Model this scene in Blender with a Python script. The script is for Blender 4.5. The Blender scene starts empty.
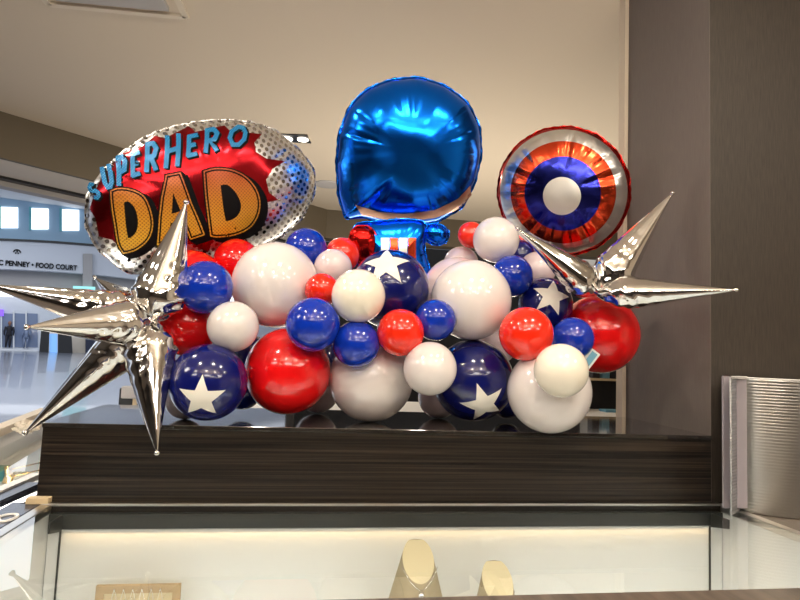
import bpy, bmesh, math, random
import numpy as np
from mathutils import Vector, Matrix, noise

random.seed(7)
S = bpy.context.scene
COL = S.collection
PI = math.pi

# ------------------------------------------------------------ camera frame
F = 595.5
YAW, PITCH, ROLL = .1569, .085, .0406
CAM = Vector((0, 0, 1.47))
fw = Vector((math.sin(YAW)*math.cos(PITCH), math.cos(YAW)*math.cos(PITCH), math.sin(PITCH)))
r0 = Vector((math.cos(YAW), -math.sin(YAW), 0))
u0 = r0.cross(fw)
RT = r0*math.cos(ROLL) + u0*math.sin(ROLL)
UP = -r0*math.sin(ROLL) + u0*math.cos(ROLL)

def ray(x, y):
    return RT*((x-400)/F) + UP*((300-y)/F) + fw
def at_z(x, y, z):
    d = ray(x, y); return CAM + d*((z-CAM.z)/d.z)
def at_y(x, y, Y):
    d = ray(x, y); return CAM + d*(Y/d.y)
def at_plane(x, y, p0, n):
    d = ray(x, y); return CAM + d*((p0-CAM).dot(n)/d.dot(n))

cam_d = bpy.data.cameras.new('camera'); cam = bpy.data.objects.new('camera', cam_d); COL.objects.link(cam)
M3 = Matrix((RT, UP, -fw)).transposed()
cam.matrix_world = Matrix.Translation(CAM) @ M3.to_4x4()
cam_d.sensor_width = 36; cam_d.lens = F*36/800; cam_d.clip_start = .02; cam_d.clip_end = 400
S.camera = cam

# ------------------------------------------------------------ materials
def srgb(r, g, b):
    f = lambda c: (c/255/12.92) if c/255 <= .04045 else ((c/255+.055)/1.055)**2.4
    return (f(r), f(g), f(b), 1)
def mat(name, col, rough=.5, metal=0, **k):
    m = bpy.data.materials.new(name); m.use_nodes = True
    b = m.node_tree.nodes['Principled BSDF']
    b.inputs['Base Color'].default_value = col
    b.inputs['Roughness'].default_value = rough
    b.inputs['Metallic'].default_value = metal
    for kk, v in k.items():
        b.inputs[kk.replace('_', ' ')].default_value = v
    return m
def nd(m, t, **k):
    n = m.node_tree.nodes.new(t)
    for a, v in k.items(): setattr(n, a, v)
    return n
def lk(m, a, b): m.node_tree.links.new(a, b)
def bsdf(m): return m.node_tree.nodes['Principled BSDF']
def coords(m, scale=(1, 1, 1), kind='Object'):
    tc = nd(m, 'ShaderNodeTexCoord'); mp = nd(m, 'ShaderNodeMapping')
    mp.inputs['Scale'].default_value = scale
    lk(m, tc.outputs[kind], mp.inputs['Vector'])
    return mp.outputs['Vector']
def noise_col(m, scale, c1, c2, lo=.35, hi=.65, det=4, nscale=1):
    n = nd(m, 'ShaderNodeTexNoise'); n.inputs['Scale'].default_value = nscale; n.inputs['Detail'].default_value = det
    lk(m, coords(m, scale), n.inputs['Vector'])
    r = nd(m, 'ShaderNodeValToRGB')
    r.color_ramp.elements[0].position = lo; r.color_ramp.elements[0].color = c1
    r.color_ramp.elements[1].position = hi; r.color_ramp.elements[1].color = c2
    lk(m, n.outputs['Fac'], r.inputs['Fac']); lk(m, r.outputs['Color'], bsdf(m).inputs['Base Color'])
    return n
def bump(m, scale, nscale, strength, dist=.002, det=2):
    n = nd(m, 'ShaderNodeTexNoise'); n.inputs['Scale'].default_value = nscale; n.inputs['Detail'].default_value = det
    lk(m, coords(m, scale), n.inputs['Vector'])
    b = nd(m, 'ShaderNodeBump'); b.inputs['Strength'].default_value = strength; b.inputs['Distance'].default_value = dist
    lk(m, n.outputs['Fac'], b.inputs['Height']); lk(m, b.outputs['Normal'], bsdf(m).inputs['Normal'])
def emis(name, col, s):
    m = mat(name, col, .5); b = bsdf(m)
    b.inputs['Emission Color'].default_value = col; b.inputs['Emission Strength'].default_value = s
    return m

M = {}
def latex(n, c, **k):
    M[n] = mat(n, c, .16, 0, Coat_Weight=.5, Coat_Roughness=.05, **k)
latex('latex_white', srgb(230, 222, 219))
latex('latex_cream', srgb(246, 238, 220))  # white latex with warm light put into its colour
latex('latex_blush', srgb(220, 202, 204))
latex('latex_red', srgb(226, 16, 18))
latex('latex_orange_red', srgb(240, 44, 18))
latex('latex_blue', srgb(8, 48, 168))
latex('latex_navy', srgb(10, 18, 92))
M['star_print'] = mat('star_print', srgb(240, 236, 226), .35)

def foil(n, c, rough=.1, strength=.25, ns=22):
    m = mat(n, c, rough, 1.0); bump(m, (1, 1, 1), ns*.6, strength*.5, .004, 2); M[n] = m; return m
foil('foil_silver', (.86, .85, .84, 1), .07, .45, 16)
foil('foil_blue', (.006, .19, 1, 1), .2, .12, 10)
foil('foil_red', srgb(200, 30, 26), .2, .25)
foil('foil_orange_red', (.80, .085, .03, 1), .22, .25)
foil('foil_white', (.84, .82, .80, 1), .3, .2)
foil('foil_deep_blue', (.03, .035, .33, 1), .2, .25)
foil('foil_burst_red', (.36, .012, .018, 1), .22, .2)
foil('foil_print_white', (.86, .82, .76, 1), .4, .1)
foil('foil_peach', (.78, .48, .36, 1), .3, .2)
M['print_black'] = mat('print_black', (.004, .0035, .004, 1), .6, 0, Specular_IOR_Level=.1)
M['print_white'] = mat('print_white', srgb(228, 222, 210), .35)

# dotted silver envelope
def dot_mask(m, scale, radius, rot=0.6):
    tc = nd(m, 'ShaderNodeTexCoord'); mp = nd(m, 'ShaderNodeMapping')
    mp.inputs['Scale'].default_value = (scale, scale, 0); mp.inputs['Rotation'].default_value = (0, 0, rot)
    lk(m, tc.outputs['Object'], mp.inputs['Vector'])
    v = nd(m, 'ShaderNodeTexVoronoi', voronoi_dimensions='2D'); v.inputs['Scale'].default_value = 1; v.inputs['Randomness'].default_value = 0
    lk(m, mp.outputs['Vector'], v.inputs['Vector'])
    lt = nd(m, 'ShaderNodeMath', operation='LESS_THAN'); lt.inputs[1].default_value = radius
    lk(m, v.outputs['Distance'], lt.inputs[0])
    return lt.outputs[0]
m = M['foil_dotted'] = mat('foil_dotted', (.8, .8, .8, 1), .2, 1.0)
bump(m, (1, 1, 1), 20, .35, .004)
d = dot_mask(m, 48, .33)
mx = nd(m, 'ShaderNodeMix', data_type='RGBA'); lk(m, d, mx.inputs[0])
mx.inputs[6].default_value = (.83, .82, .81, 1); mx.inputs[7].default_value = (.46, .45, .45, 1)
lk(m, mx.outputs[2], bsdf(m).inputs['Base Color'])
mr = nd(m, 'ShaderNodeMapRange'); mr.inputs[3].default_value = .32; mr.inputs[4].default_value = .06
lk(m, d, mr.inputs[0]); lk(m, mr.outputs[0], bsdf(m).inputs['Roughness'])
# halftone orange letters
m = M['print_orange'] = mat('print_orange', (1, .4, .05, 1), .35, .2)
tc = nd(m, 'ShaderNodeTexCoord'); sp = nd(m, 'ShaderNodeSeparateXYZ'); lk(m, tc.outputs['Object'], sp.inputs[0])
mr = nd(m, 'ShaderNodeMapRange'); mr.inputs[1].default_value = -.17; mr.inputs[2].default_value = .07
lk(m, sp.outputs['Y'], mr.inputs[0])
rp = nd(m, 'ShaderNodeValToRGB'); rp.color_ramp.elements[0].color = srgb(222, 172, 40); rp.color_ramp.elements[1].color = srgb(184, 84, 34)
rp.color_ramp.elements[0].position = .15
lk(m, mr.outputs[0], rp.inputs[0])
d = dot_mask(m, 120, .33, .785); ml = nd(m, 'ShaderNodeMath', operation='MULTIPLY'); ml.inputs[1].default_value = .6; lk(m, d, ml.inputs[0])
mx = nd(m, 'ShaderNodeMix', data_type='RGBA'); lk(m, ml.outputs[0], mx.inputs[0]); lk(m, rp.outputs[0], mx.inputs[6]); mx.inputs[7].default_value = srgb(110, 50, 14)
lk(m, mx.outputs[2], bsdf(m).inputs['Base Color'])
m = M['print_cyan'] = mat('print_cyan', srgb(40, 165, 205), .35, .2)
d = dot_mask(m, 170, .2, .785); mx = nd(m, 'ShaderNodeMix', data_type='RGBA'); lk(m, d, mx.inputs[0])
mx.inputs[6].default_value = srgb(6, 110, 172); mx.inputs[7].default_value = srgb(95, 185, 210); lk(m, mx.outputs[2], bsdf(m).inputs['Base Color'])

m = M['dark_wood'] = mat('dark_wood', (.02, .015, .012, 1), .32)
noise_col(m, (.9, 1, 170), srgb(7, 6, 5), srgb(58, 48, 39), .40, .68, 6, 1.6)
m = M['dark_laminate_top'] = mat('dark_laminate_top', (.03, .028, .026, 1), .1, 0, Coat_Weight=1, Coat_Roughness=.06)
noise_col(m, (1, 40, 1), srgb(26, 24, 23), srgb(52, 47, 43), .3, .75, 5, 1.2)
m = M['linen_gray'] = mat('linen_gray', srgb(96, 88, 82), .7)
nn = noise_col(m, (40, 160, 9), srgb(100, 91, 86), srgb(108, 99, 92), .3, .7, 3, 2)
bump(m, (60, 200, 60), 3, .15)
m = M['brown_wall'] = mat('brown_wall', srgb(70, 60, 52), .6)
noise_col(m, (160, 60, 9), srgb(46, 39, 33), srgb(62, 54, 46), .3, .7, 3, 2)
M['ceiling_paint'] = mat('ceiling_paint', srgb(206, 192, 172), .8)
bump(M['ceiling_paint'], (1, 1, 1), 60, .03)
M['olive_paint'] = mat('olive_paint', srgb(98, 88, 72), .7)
M['soffit_paint'] = mat('soffit_paint', srgb(215, 203, 185), .7)
M['black_metal'] = mat('black_metal', (.012, .012, .014, 1), .4)
M['dark_grey'] = mat('dark_grey', srgb(52, 54, 52), .35)
M['steel'] = mat('steel', (.62, .60, .57, 1), .3, 1.0)
bump(M['steel'], (4, 80, 80), 3, .05)
M['frame_dark_blue'] = mat('frame_dark_blue', srgb(46, 52, 72), .25, .3)
M['cream_panel'] = mat('cream_panel', srgb(224, 226, 226), .5)
M['white_laminate'] = mat('white_laminate', srgb(232, 230, 226), .35)
M['pale_board'] = mat('pale_board', srgb(150, 143, 150), .6)
M['tan_card'] = mat('tan_card', srgb(206, 184, 146), .7)
M['kraft'] = mat('kraft', srgb(178, 154, 120), .8)
M['suede'] = mat('suede', srgb(160, 146, 118), .75); bump(M['suede'], (1, 1, 1), 500, .2, .001)
M['suede_light'] = mat('suede_light', srgb(212, 198, 164), .7)
M['gold'] = mat('gold', (.9, .62, .25, 1), .2, 1)
M['chrome'] = mat('chrome', (.85, .85, .85, 1), .12, 1)
M['green_card'] = mat('green_card', srgb(30, 110, 90), .5)
M['brown_top'] = mat('brown_top', srgb(92, 82, 74), .35); noise_col(M['brown_top'], (30, 2, 1), srgb(78, 69, 62), srgb(110, 99, 89), .3, .7, 4, 1.5)
M['mall_floor'] = mat('mall_floor', srgb(150, 155, 168), .17, 0, Coat_Weight=.3)
m = M['mall_floor']
br = nd(m, 'ShaderNodeTexBrick'); br.offset = 0; br.inputs['Scale'].default_value = 1; br.inputs['Mortar Size'].default_value = .01
br.inputs['Brick Width'].default_value = 1.2; br.inputs['Row Height'].default_value = 1.2
br.inputs['Color1'].default_value = srgb(104, 110, 126); br.inputs['Color2'].default_value = srgb(128, 132, 146); br.inputs['Mortar'].default_value = srgb(95, 98, 108)
lk(m, coords(m), br.inputs['Vector']); lk(m, br.outputs['Color'], bsdf(m).inputs['Base Color'])
M['mall_white'] = mat('mall_white', srgb(232, 234, 238), .7)
M['mall_blue'] = mat('mall_blue', srgb(176, 208, 232), .7)
M['mall_fascia'] = mat('mall_fascia', srgb(216, 220, 228), .6)
M['mall_grey'] = mat('mall_grey', srgb(176, 172, 170), .7)
M['store_glass'] = mat('store_glass', srgb(120, 135, 165), .08, 0, Coat_Weight=.5)
M['frame_cyan'] = mat('frame_cyan', srgb(120, 205, 215), .4)
M['sky_window'] = emis('sky_window', srgb(250, 252, 255), 1.6)
M['cyan_sign'] = emis('cyan_sign', srgb(150, 222, 220), .8)
M['blue_screen'] = emis('blue_screen', srgb(120, 170, 230), .8)
M['purple_sign'] = emis('purple_sign', srgb(130, 90, 220), 1.0)
M['lamp'] = emis('lamp', srgb(255, 244, 225), 6)
M['led'] = emis('led', srgb(255, 230, 170), 3)
M['added_panel_glow'] = emis('added_panel_glow', srgb(255, 240, 220), 3.5)
M['skin'] = mat('skin', srgb(150, 110, 90), .6)
M['cloth_dark'] = mat('cloth_dark', srgb(40, 40, 48), .8)
M['wall_dark'] = mat('wall_dark', srgb(26, 24, 23), .7)
M['wall_beige'] = mat('wall_beige', srgb(215, 202, 182), .8)
M['tag_blue'] = mat('tag_blue', srgb(110, 165, 190), .5)
# glass: thin clear sheet
def glass(n, tint, refl=1.0):
    m = bpy.data.materials.new(n); m.use_nodes = True; nt = m.node_tree; nt.nodes.clear()
    o = nt.nodes.new('ShaderNodeOutputMaterial'); t = nt.nodes.new('ShaderNodeBsdfTransparent'); g = nt.nodes.new('ShaderNodeBsdfGlossy')
    g.inputs['Roughness'].default_value = .01; t.inputs['Color'].default_value = tint
    fr = nt.nodes.new('ShaderNodeFresnel'); fr.inputs['IOR'].default_value = 1.45
    mx = nt.nodes.new('ShaderNodeMixShader')
    ge = nt.nodes.new('ShaderNodeNewGeometry'); iv = nt.nodes.new('ShaderNodeMath'); iv.operation = 'SUBTRACT'; iv.inputs[0].default_value = 1
    ml = nt.nodes.new('ShaderNodeMath'); ml.operation = 'MULTIPLY'
    nt.links.new(ge.outputs['Backfacing'], iv.inputs[1]); nt.links.new(fr.outputs[0], ml.inputs[0]); nt.links.new(iv.outputs[0], ml.inputs[1])
    nt.links.new(ml.outputs[0], mx.inputs[0]); nt.links.new(t.outputs[0], mx.inputs[1]); nt.links.new(g.outputs[0], mx.inputs[2])
    nt.links.new(mx.outputs[0], o.inputs[0]); M[n] = m
glass('clear_glass', (.95, .965, .955, 1))
# ridged plastic/metal sheet
m = M['ridged_metal'] = mat('ridged_metal', (.50, .48, .45, 1), .3, 1.0)
M['ridged_grey'] = mat('ridged_grey', (.45, .47, .5, 1), .3, .9)

# ------------------------------------------------------------ mesh helpers
def obj(name, bm, m, parent=None, smooth=False, loc=None):
    me = bpy.data.meshes.new(name)
    bmesh.ops.recalc_face_normals(bm, faces=bm.faces[:]) if smooth != 'keep' else None
    bm.to_mesh(me); bm.free()
    for mm in (m if isinstance(m, (list, tuple)) else [m]): me.materials.append(M[mm])
    if smooth:
        for p in me.polygons: p.use_smooth = True
    o = bpy.data.objects.new(name, me); COL.objects.link(o)
    if parent: o.parent = parent
    if loc is not None: o.location = loc
    return o
def empty(name, loc=(0, 0, 0)):
    o = bpy.data.objects.new(name, None); COL.objects.link(o); o.location = loc; o.empty_display_size = .05
    return o
def tag(o, label, cat, group=None, kind=None):
    o['label'] = label; o['category'] = cat
    if group: o['group'] = group
    if kind: o['kind'] = kind
    return o
def box(bm, x0, x1, y0, y1, z0, z1, bev=0, mi=0):
    vs = [bm.verts.new((x, y, z)) for x in (x0, x1) for y in (y0, y1) for z in (z0, z1)]
    fs = [bm.faces.new([vs[i] for i in q]) for q in ((0, 1, 3, 2), (4, 6, 7, 5), (0, 4, 5, 1), (2, 3, 7, 6), (0, 2, 6, 4), (1, 5, 7, 3))]
    for f in fs: f.material_index = mi
    if bev:
        es = list({e for f in fs for e in f.edges})
        r = bmesh.ops.bevel(bm, geom=es, offset=bev, segments=2, affect='EDGES', profile=.5)
        for f in r['faces']: f.material_index = mi
def boxo(name, b, m, parent=None, bev=0, **k):
    bm = bmesh.new(); box(bm, *b, bev=bev); return obj(name, bm, m, parent, **k)
def struct(name, bm, m, **k):
    o = obj(name, bm, m, **k); o['kind'] = 'structure'; return o
def prism(bm, pts, z0, z1, mi=0):
    a = [bm.verts.new((p[0], p[1], z0)) for p in pts]; b = [bm.verts.new((p[0], p[1], z1)) for p in pts]
    n = len(pts)
    fs = [bm.faces.new(a[::-1]), bm.faces.new(b)]
    for i in range(n): fs.append(bm.faces.new([a[i], a[(i+1) % n], b[(i+1) % n], b[i]]))
    for f in fs: f.material_index = mi
def beam(bm, p, q, w, h, upv=Vector((0, 0, 1)), mi=0):
    """a box between points p and q, width w sideways, height h upward (bottom at p,q)"""
    p = Vector(p); q = Vector(q); d = (q-p).normalized(); s = d.cross(upv).normalized(); u = s.cross(d)
    vs = []
    for e in (p, q):
        for a, b in ((-w/2, 0), (w/2, 0), (w/2, h), (-w/2, h)): vs.append(bm.verts.new(e+s*a+u*b))
    for f in ((0, 3, 2, 1), (4, 5, 6, 7), (0, 1, 5, 4), (1, 2, 6, 5), (2, 3, 7, 6), (3, 0, 4, 7)):
        bm.faces.new([vs[i] for i in f]).material_index = mi
def tube(bm, pts, r, seg=8, mi=0, caps=True):
    pts = [Vector(p) for p in pts]; rings = []
    rr = r if isinstance(r, (list, tuple)) else [r]*len(pts)
    ref = Vector((.13, .27, 1)).normalized()
    for i, p in enumerate(pts):
        d = (pts[min(i+1, len(pts)-1)]-pts[max(i-1, 0)]).normalized()
        s = d.cross(ref)
        if s.length < .05: s = d.cross(Vector((1, 0, 0)))
        s.normalize(); u = s.cross(d)
        rings.append([bm.verts.new(p+(s*math.cos(2*PI*k/seg)+u*math.sin(2*PI*k/seg))*rr[i]) for k in range(seg)])
    for a, b in zip(rings, rings[1:]):
        for k in range(seg): bm.faces.new([a[k], a[(k+1) % seg], b[(k+1) % seg], b[k]]).material_index = mi
    if caps:
        bm.faces.new(rings[0][::-1]).material_index = mi; bm.faces.new(rings[-1]).material_index = mi
def lathe(bm, prof, seg=32, c=(0, 0, 0), mi=0):
    c = Vector(c); rings = []
    for r, z in prof:
        if r < 1e-6: rings.append([bm.verts.new(c+Vector((0, 0, z)))])
        else: rings.append([bm.verts.new(c+Vector((r*math.cos(2*PI*k/seg), r*math.sin(2*PI*k/seg), z))) for k in range(seg)])
    for a, b in zip(rings, rings[1:]):
        for k in range(seg):
            k2 = (k+1) % seg
            if len(a) == 1 and len(b) == 1: continue
            if len(a) == 1: f = bm.faces.new([a[0], b[k], b[k2]])
            elif len(b) == 1: f = bm.faces.new([a[k], a[k2], b[0]])
            else: f = bm.faces.new([a[k], a[k2], b[k2], b[k]])
            f.material_index = mi

# ------------------------------------------------------------ the room
ZB, ZT = CAM.z-.4255, CAM.z-.2236           # counter level, plinth top
BX0, BX1, BY0, BY1 = -.6579, 1.2642, 1.70, 2.197

# header corners (inner face) at ceiling height
HA, HB, HC = Vector((-4.6, 2.05)), Vector((.2, 6.58)), Vector((4.2, 6.62))
CZ = 3.0
bm = bmesh.new(); prism(bm, [(-4.6, -4.2), (4.2, -4.2), (4.2, 6.62), (.2, 6.58), (-4.6, 2.05)], CZ, CZ+.1)
struct('ceiling', bm, 'ceiling_paint')
bm = bmesh.new(); box(bm, -90, 90, -6, 130, -.1, 0); struct('floor', bm, 'mall_floor')
bm = bmesh.new(); prism(bm, [(-4.6, -4.2), (4.2, -4.2), (4.2, 8.6), (0, 8.6), (.2, 6.58), (-4.6, 2.05)], 0, .004); struct('floor_shop', bm, 'brown_top')
# header: olive face, pale soffit, dark shutter track
dv = (HB-HA).normalized(); nv = Vector((-dv.y, dv.x))
def hstrip(name, m, o0, o1, z0, z1):
    a, b = HA+nv*o0, HB+nv*o0; c, d = HB+nv*o1, HA+nv*o1
    k = Vector((.2, 0))
    bm = bmesh.new(); prism(bm, [a, b, c, d], z0, z1); return struct(name, bm, m)
HZ = CZ-.32
hstrip('wall_header', 'olive_paint', 0, .04, HZ, CZ)
hstrip('trim_1', 'soffit_paint', .04, .52, HZ, HZ+.06)
hstrip('trim_2', 'black_metal', .52, .60, HZ-.02, CZ)
hstrip('trim_3', 'mall_grey', .60, .72, HZ-.06, CZ+.2)
bm = bmesh.new(); prism(bm, [(.1, 6.56), (4.2, 6.6), (4.2, 6.8), (-.1, 6.76)], HZ, CZ); struct('wall_back_header', bm, 'olive_paint')
bm = bmesh.new(); box(bm, -.1, 4.2, 8.6, 8.7, 0, 3); struct('wall_back', bm, 'wall_dark')
bm = bmesh.new(); box(bm, -.16, -.06, 6.9, 8.7, 0, 3.0); struct('wall_inner', bm, 'wall_dark')
bm = bmesh.new(); box(bm, 4.2, 4.3, -4.2, 8.7, 0, 3.1); struct('wall_right', bm, 'wall_beige')
bm = bmesh.new(); box(bm, -4.6, 4.2, -4.3, -4.2, 0, 3.1); struct('wall_front', bm, 'brown_wall')
bm = bmesh.new(); box(bm, -4.7, -4.6, -4.2, 1.0, 0, 3.1); struct('wall_left', bm, 'brown_wall')
# pillar: gray woven side, brown front
bm = bmesh.new(); box(bm, BX1+.0005, BX1+.002, BY0+.001, BY1+.002, 0, CZ); struct('wall_pillar_side', bm, 'linen_gray')
bm = bmesh.new(); box(bm, BX1+.002, 3.2, BY0+.001, BY1+.002, 0, CZ); struct('wall_pillar_front', bm, 'brown_wall')
px = at_y(619.5, 300, BY1+.03).x
bm = bmesh.new(); box(bm, px, BX1+.06, BY1+.004, BY1+.05, 0, CZ); struct('trim_4', bm, 'ceiling_paint')

# ceiling fixtures
hatch = empty('ceiling_hatch'); tag(hatch, 'framed square access panel in the beige ceiling at the top left', 'ceiling panel')
c = [at_z(49, 3, CZ), at_z(186, 16, CZ)]
dx = (c[1]-c[0]); dx.z = 0; ln = dx.length; dx.normalize(); dy = Vector((dx.y, -dx.x, 0))
def hquad(bm, a, w, d, o, z0, z1):
    P = [c[0]+dx*o+dy*o, c[0]+dx*(w-o)+dy*o, c[0]+dx*(w-o)+dy*(d-o), c[0]+dx*o+dy*(d-o)]
    prism(bm, [(p.x, p.y) for p in P], z0, z1)
bm = bmesh.new()
for (a, b) in (((0, 0), (ln, 0)), ((ln, 0), (ln, ln)), ((ln, ln), (0, ln)), ((0, ln), (0, 0))):
    beam(bm, c[0]+dx*a[0]+dy*a[1]+Vector((0, 0, -.012)), c[0]+dx*b[0]+dy*b[1]+Vector((0, 0, -.012)), .03, .012)
obj('frame', bm, 'soffit_paint', hatch)
bm = bmesh.new(); hquad(bm, c[0], ln, ln, .06, CZ-.02, CZ); obj('panel', bm, 'mall_grey', hatch)

twin = empty('recessed_downlight'); tag(twin, 'small twin recessed ceiling downlight with black trim above the dotted balloon', 'ceiling light')
p0 = at_z(287, 137.5, CZ); p1 = at_z(303, 138, CZ)
e = (p1-p0).normalized(); mid = (p0+p1)/2; L = (p1-p0).length
bm = bmesh.new(); beam(bm, mid-e*L*.9+Vector((0, 0, -.006)), mid+e*L*.9+Vector((0, 0, -.012)), .16, .006); obj('trim_plate', bm, 'black_metal', twin)
for p in (p0, p1):
    bm = bmesh.new(); lathe(bm, [(0, -.018), (.038, -.018), (.042, -.012), (.042, 0)], 24, (p.x, p.y, CZ)); obj('bulb', bm, 'lamp', twin)
p0_dl, p1_dl = p0, p1
p = at_z(328, 184, CZ)
bm = bmesh.new(); lathe(bm, [(0, -.012), (.11, -.012), (.13, -.008), (.13, 0)], 32, (p.x, p.y, CZ))
tag(obj('ceiling_speaker', bm, 'mall_grey', smooth=True), 'round grey flush speaker in the ceiling between the dotted and blue foil balloons', 'speaker')

# ------------------------------------------------------------ plinth and counter
bm = bmesh.new(); box(bm, BX0, BX1, BY0, BY1, ZB+.001, ZT-.012, 0); box(bm, BX0-.002, BX1, BY0-.003, BY1, ZT-.012, ZT, .001, mi=1)
tag(obj('display_plinth', bm, ['dark_wood', 'dark_laminate_top']), 'long low dark wood-grain plinth on the counter, carrying all the balloons', 'plinth')

case = empty('display_case', (.33, 1.35, 0)); tag(case, 'glass-topped jewelry display case with lit cream interior in the foreground', 'display case')
def cs(name, bm, m, **k):
    o = obj(name, bm, m, **k); o.parent = case; o.matrix_parent_inverse = Matrix.Translation(-Vector((.33, 1.35, 0))); return o
GX0, GX1, GY0, GY1 = -.609, 1.271, 1.054, 1.67
WL, WR = -.84, 2.4
bm = bmesh.new(); box(bm, GX0, GX1, GY0, GY1, ZB-.008, ZB-.001); cs('glass_top', bm, 'clear_glass')
# frame
bm = bmesh.new()
box(bm, GX0-.028, GX0, GY0-.35, GY1, ZB-.02, ZB+.0005, .002); box(bm, GX1, GX1+.028, GY0-.35, GY1, ZB-.02, ZB+.0005, .002)
box(bm, GX0-.028, GX1+.028, GY1+.002, GY1+.009, ZB-.004, ZB+.002, .0005)
cs('metal_frame', bm, 'steel')
bm = bmesh.new(); box(bm, GX0, GX1, .74, GY0, ZB-.05, ZB+.001, .003); cs('front_rail', bm, 'brown_top')
bm = bmesh.new(); box(bm, BX0-.03, BX1+.02, GY1+.0105, BY1, ZB-.06, ZB); cs('rear_deck', bm, 'dark_wood')
zr = at_y(400, 526, GY1).z
bm = bmesh.new(); box(bm, GX0, GX1, GY1-.012, GY1+.01, zr, ZB-.021); cs('rear_rail', bm, 'dark_grey')
bm = bmesh.new(); box(bm, GX0, GX1, GY1-.008, GY1+.01, .62, zr); cs('back_panel', bm, 'cream_panel')
bm = bmesh.new(); box(bm, GX0-.02, GX0-.002, .74, GY1, .62, ZB-.02); cs('side_panel', bm, 'cream_panel')
bm = bmesh.new(); box(bm, GX1+.002, GX1+.02, .74, GY1, .62, ZB-.02); cs('side_panel', bm, 'cream_panel')
bm = bmesh.new(); box(bm, GX0, GX1, .74, GY1, .60, .72); cs('case_floor', bm, 'cream_panel')
for xx, sg in ((at_y(58, 560, GY1-.012).x, 1), (at_y(710, 560, GY1-.012).x, -1)):
    bm = bmesh.new(); box(bm, xx-.0018, xx+.0018, GY1-.014, GY1-.009, .72, zr-.002); cs('glass_seam', bm, 'dark_grey')
    bm = bmesh.new()
    x2 = xx-sg*.001
    vs = [(x2, GY1-.013, ZB-.02), (x2, GY1-.013, zr-.005), (x2-sg*.0, GY1-.09, zr+.012), (x2, GY1-.09, ZB-.02)]
    a = [bm.verts.new(v) for v in vs]; b = [bm.verts.new((v[0]+.004, v[1], v[2])) for v in vs]
    bm.faces.new(a); bm.faces.new(b[::-1])
    for i in range(4): bm.faces.new([a[i], a[(i+1) % 4], b[(i+1) % 4], b[i]])
    cs('corner_bracket', bm, 'dark_grey')
bm = bmesh.new(); box(bm, GX0+.02, GX1-.02, GY1-.011, GY1-.009, zr-.006, zr-.003); cs('light_strip', bm, 'cream_panel')
# lower cabinet body
bm = bmesh.new(); box(bm, GX0-.02, GX1+.02, .74, BY1-.02, .02, .60); cs('cabinet_base', bm, 'dark_wood')
# left strip of the counter (dark blue metal) and right wood counter
bm = bmesh.new(); box(bm, GX0-.105, GX0-.0285, .70, BY0+.0, ZB-.05, ZB, .003); cs('side_counter', bm, 'frame_dark_blue')
sc = empty('side_counter'); tag(sc, 'brown wood counter top to the right of the glass case, under the ridged trays', 'counter')
bm = bmesh.new(); box(bm, GX1+.0285, 2.6, .7, BY0-.013, ZB-.04, ZB-.001, .002); obj('counter_top', bm, 'brown_top', sc)
bm = bmesh.new(); box(bm, GX1+.05, 2.55, .75, BY0-.02, 0, ZB-.04); obj('cabinet_base', bm, 'dark_wood', sc)

# tan block on left corner
p = at_y(40, 502, 1.68)
bm = bmesh.new(); box(bm, p.x-.032, p.x+.022, 1.672, 1.698, ZB, ZB+.016, .002)
tag(obj('cardboard_block', bm, 'tan_card'), 'small tan cardboard block at the left foot of the dark plinth', 'block')
# sticker
q = at_z(6, 518, ZB+.001)
bm = bmesh.new()
for k in range(2):
    pr = []
    for i in range(17):
        a = PI*(.15+1.5*i/16)+k*PI
        pr.append((q.x+.018*math.cos(a)*(1-.2*k)+.006*k, q.y+.03*math.sin(a), ZB+.0012))
    tube(bm, pr, .0035, 6)
tag(obj('swirl_sticker', bm, 'white_laminate'), 'white swirl sticker on the dark blue counter edge at far left', 'sticker')

# ------------------------------------------------------------ ridged trays at right
tr = empty('ridged_tray_stack'); tag(tr, 'tall stack of thin ridged silver trays against the brown wall at right', 'tray stack')
xl, xr = at_y(723, 500, 1.675).x, at_y(733.5, 500, 1.545).x
zt = at_y(722, 376, 1.60).z; zb_ = ZB
def ridged(bm, path, z0, z1, n, amp):
    """vertical wall along the path with n horizontal ridges (offset by normals)"""
    rows = []
    P = [Vector((a, b)) for a, b in path]; N = []
    for i in range(len(P)):
        d = (P[min(i+1, len(P)-1)]-P[max(i-1, 0)]).normalized(); N.append(Vector((d.y, -d.x)))
    for j in range(n*4+1):
        z = z0+(z1-z0)*j/(n*4); o = amp*(0, .9, 1, .25)[j % 4]
        rows.append([bm.verts.new((p.x+q_.x*o, p.y+q_.y*o, z)) for p, q_ in zip(P, N)])
    for a, b in zip(rows, rows[1:]):
        for i in range(len(P)-1): bm.faces.new([a[i], a[i+1], b[i+1], b[i]])
nr = 44
bm = bmesh.new(); ridged(bm, [(xl, 1.675), (xl, 1.60), (xr-.006, 1.55), (xr-.002, 1.549), (xr, 1.551)], zb_, zt, nr, .0012)
obj('side_trays', bm, 'ridged_grey', tr)
xa, xb = xr+.001, at_y(743.5, 450, 1.60).x
bm = bmesh.new(); box(bm, xa, xb, 1.585, 1.592, zb_+.012, zt-.001); obj('white_divider', bm, 'pale_board', tr)
bm = bmesh.new()
path = [(xb-.004, 1.60)]
for i in range(25):
    t = i/24; path.append((xb+.34*t, 1.585-.075*math.sin(PI*min(1, t*1.25))**.8 if t < .8 else 1.585))
path.append((xb+.35, 1.67)); path.append((xb-.004, 1.67)); path.append((xb-.004, 1.60))
ridged(bm, path, zb_+.001, zt-.004, nr, .0009); obj('front_trays', bm, 'ridged_metal', tr, smooth=True)
bm = bmesh.new()
tube(bm, [(xl, 1.60, zt), (xr, 1.55, zt), (xb, 1.585, zt)]+[(a, b, zt-.002) for a, b in path[1:25]], .0022, 6)
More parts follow.
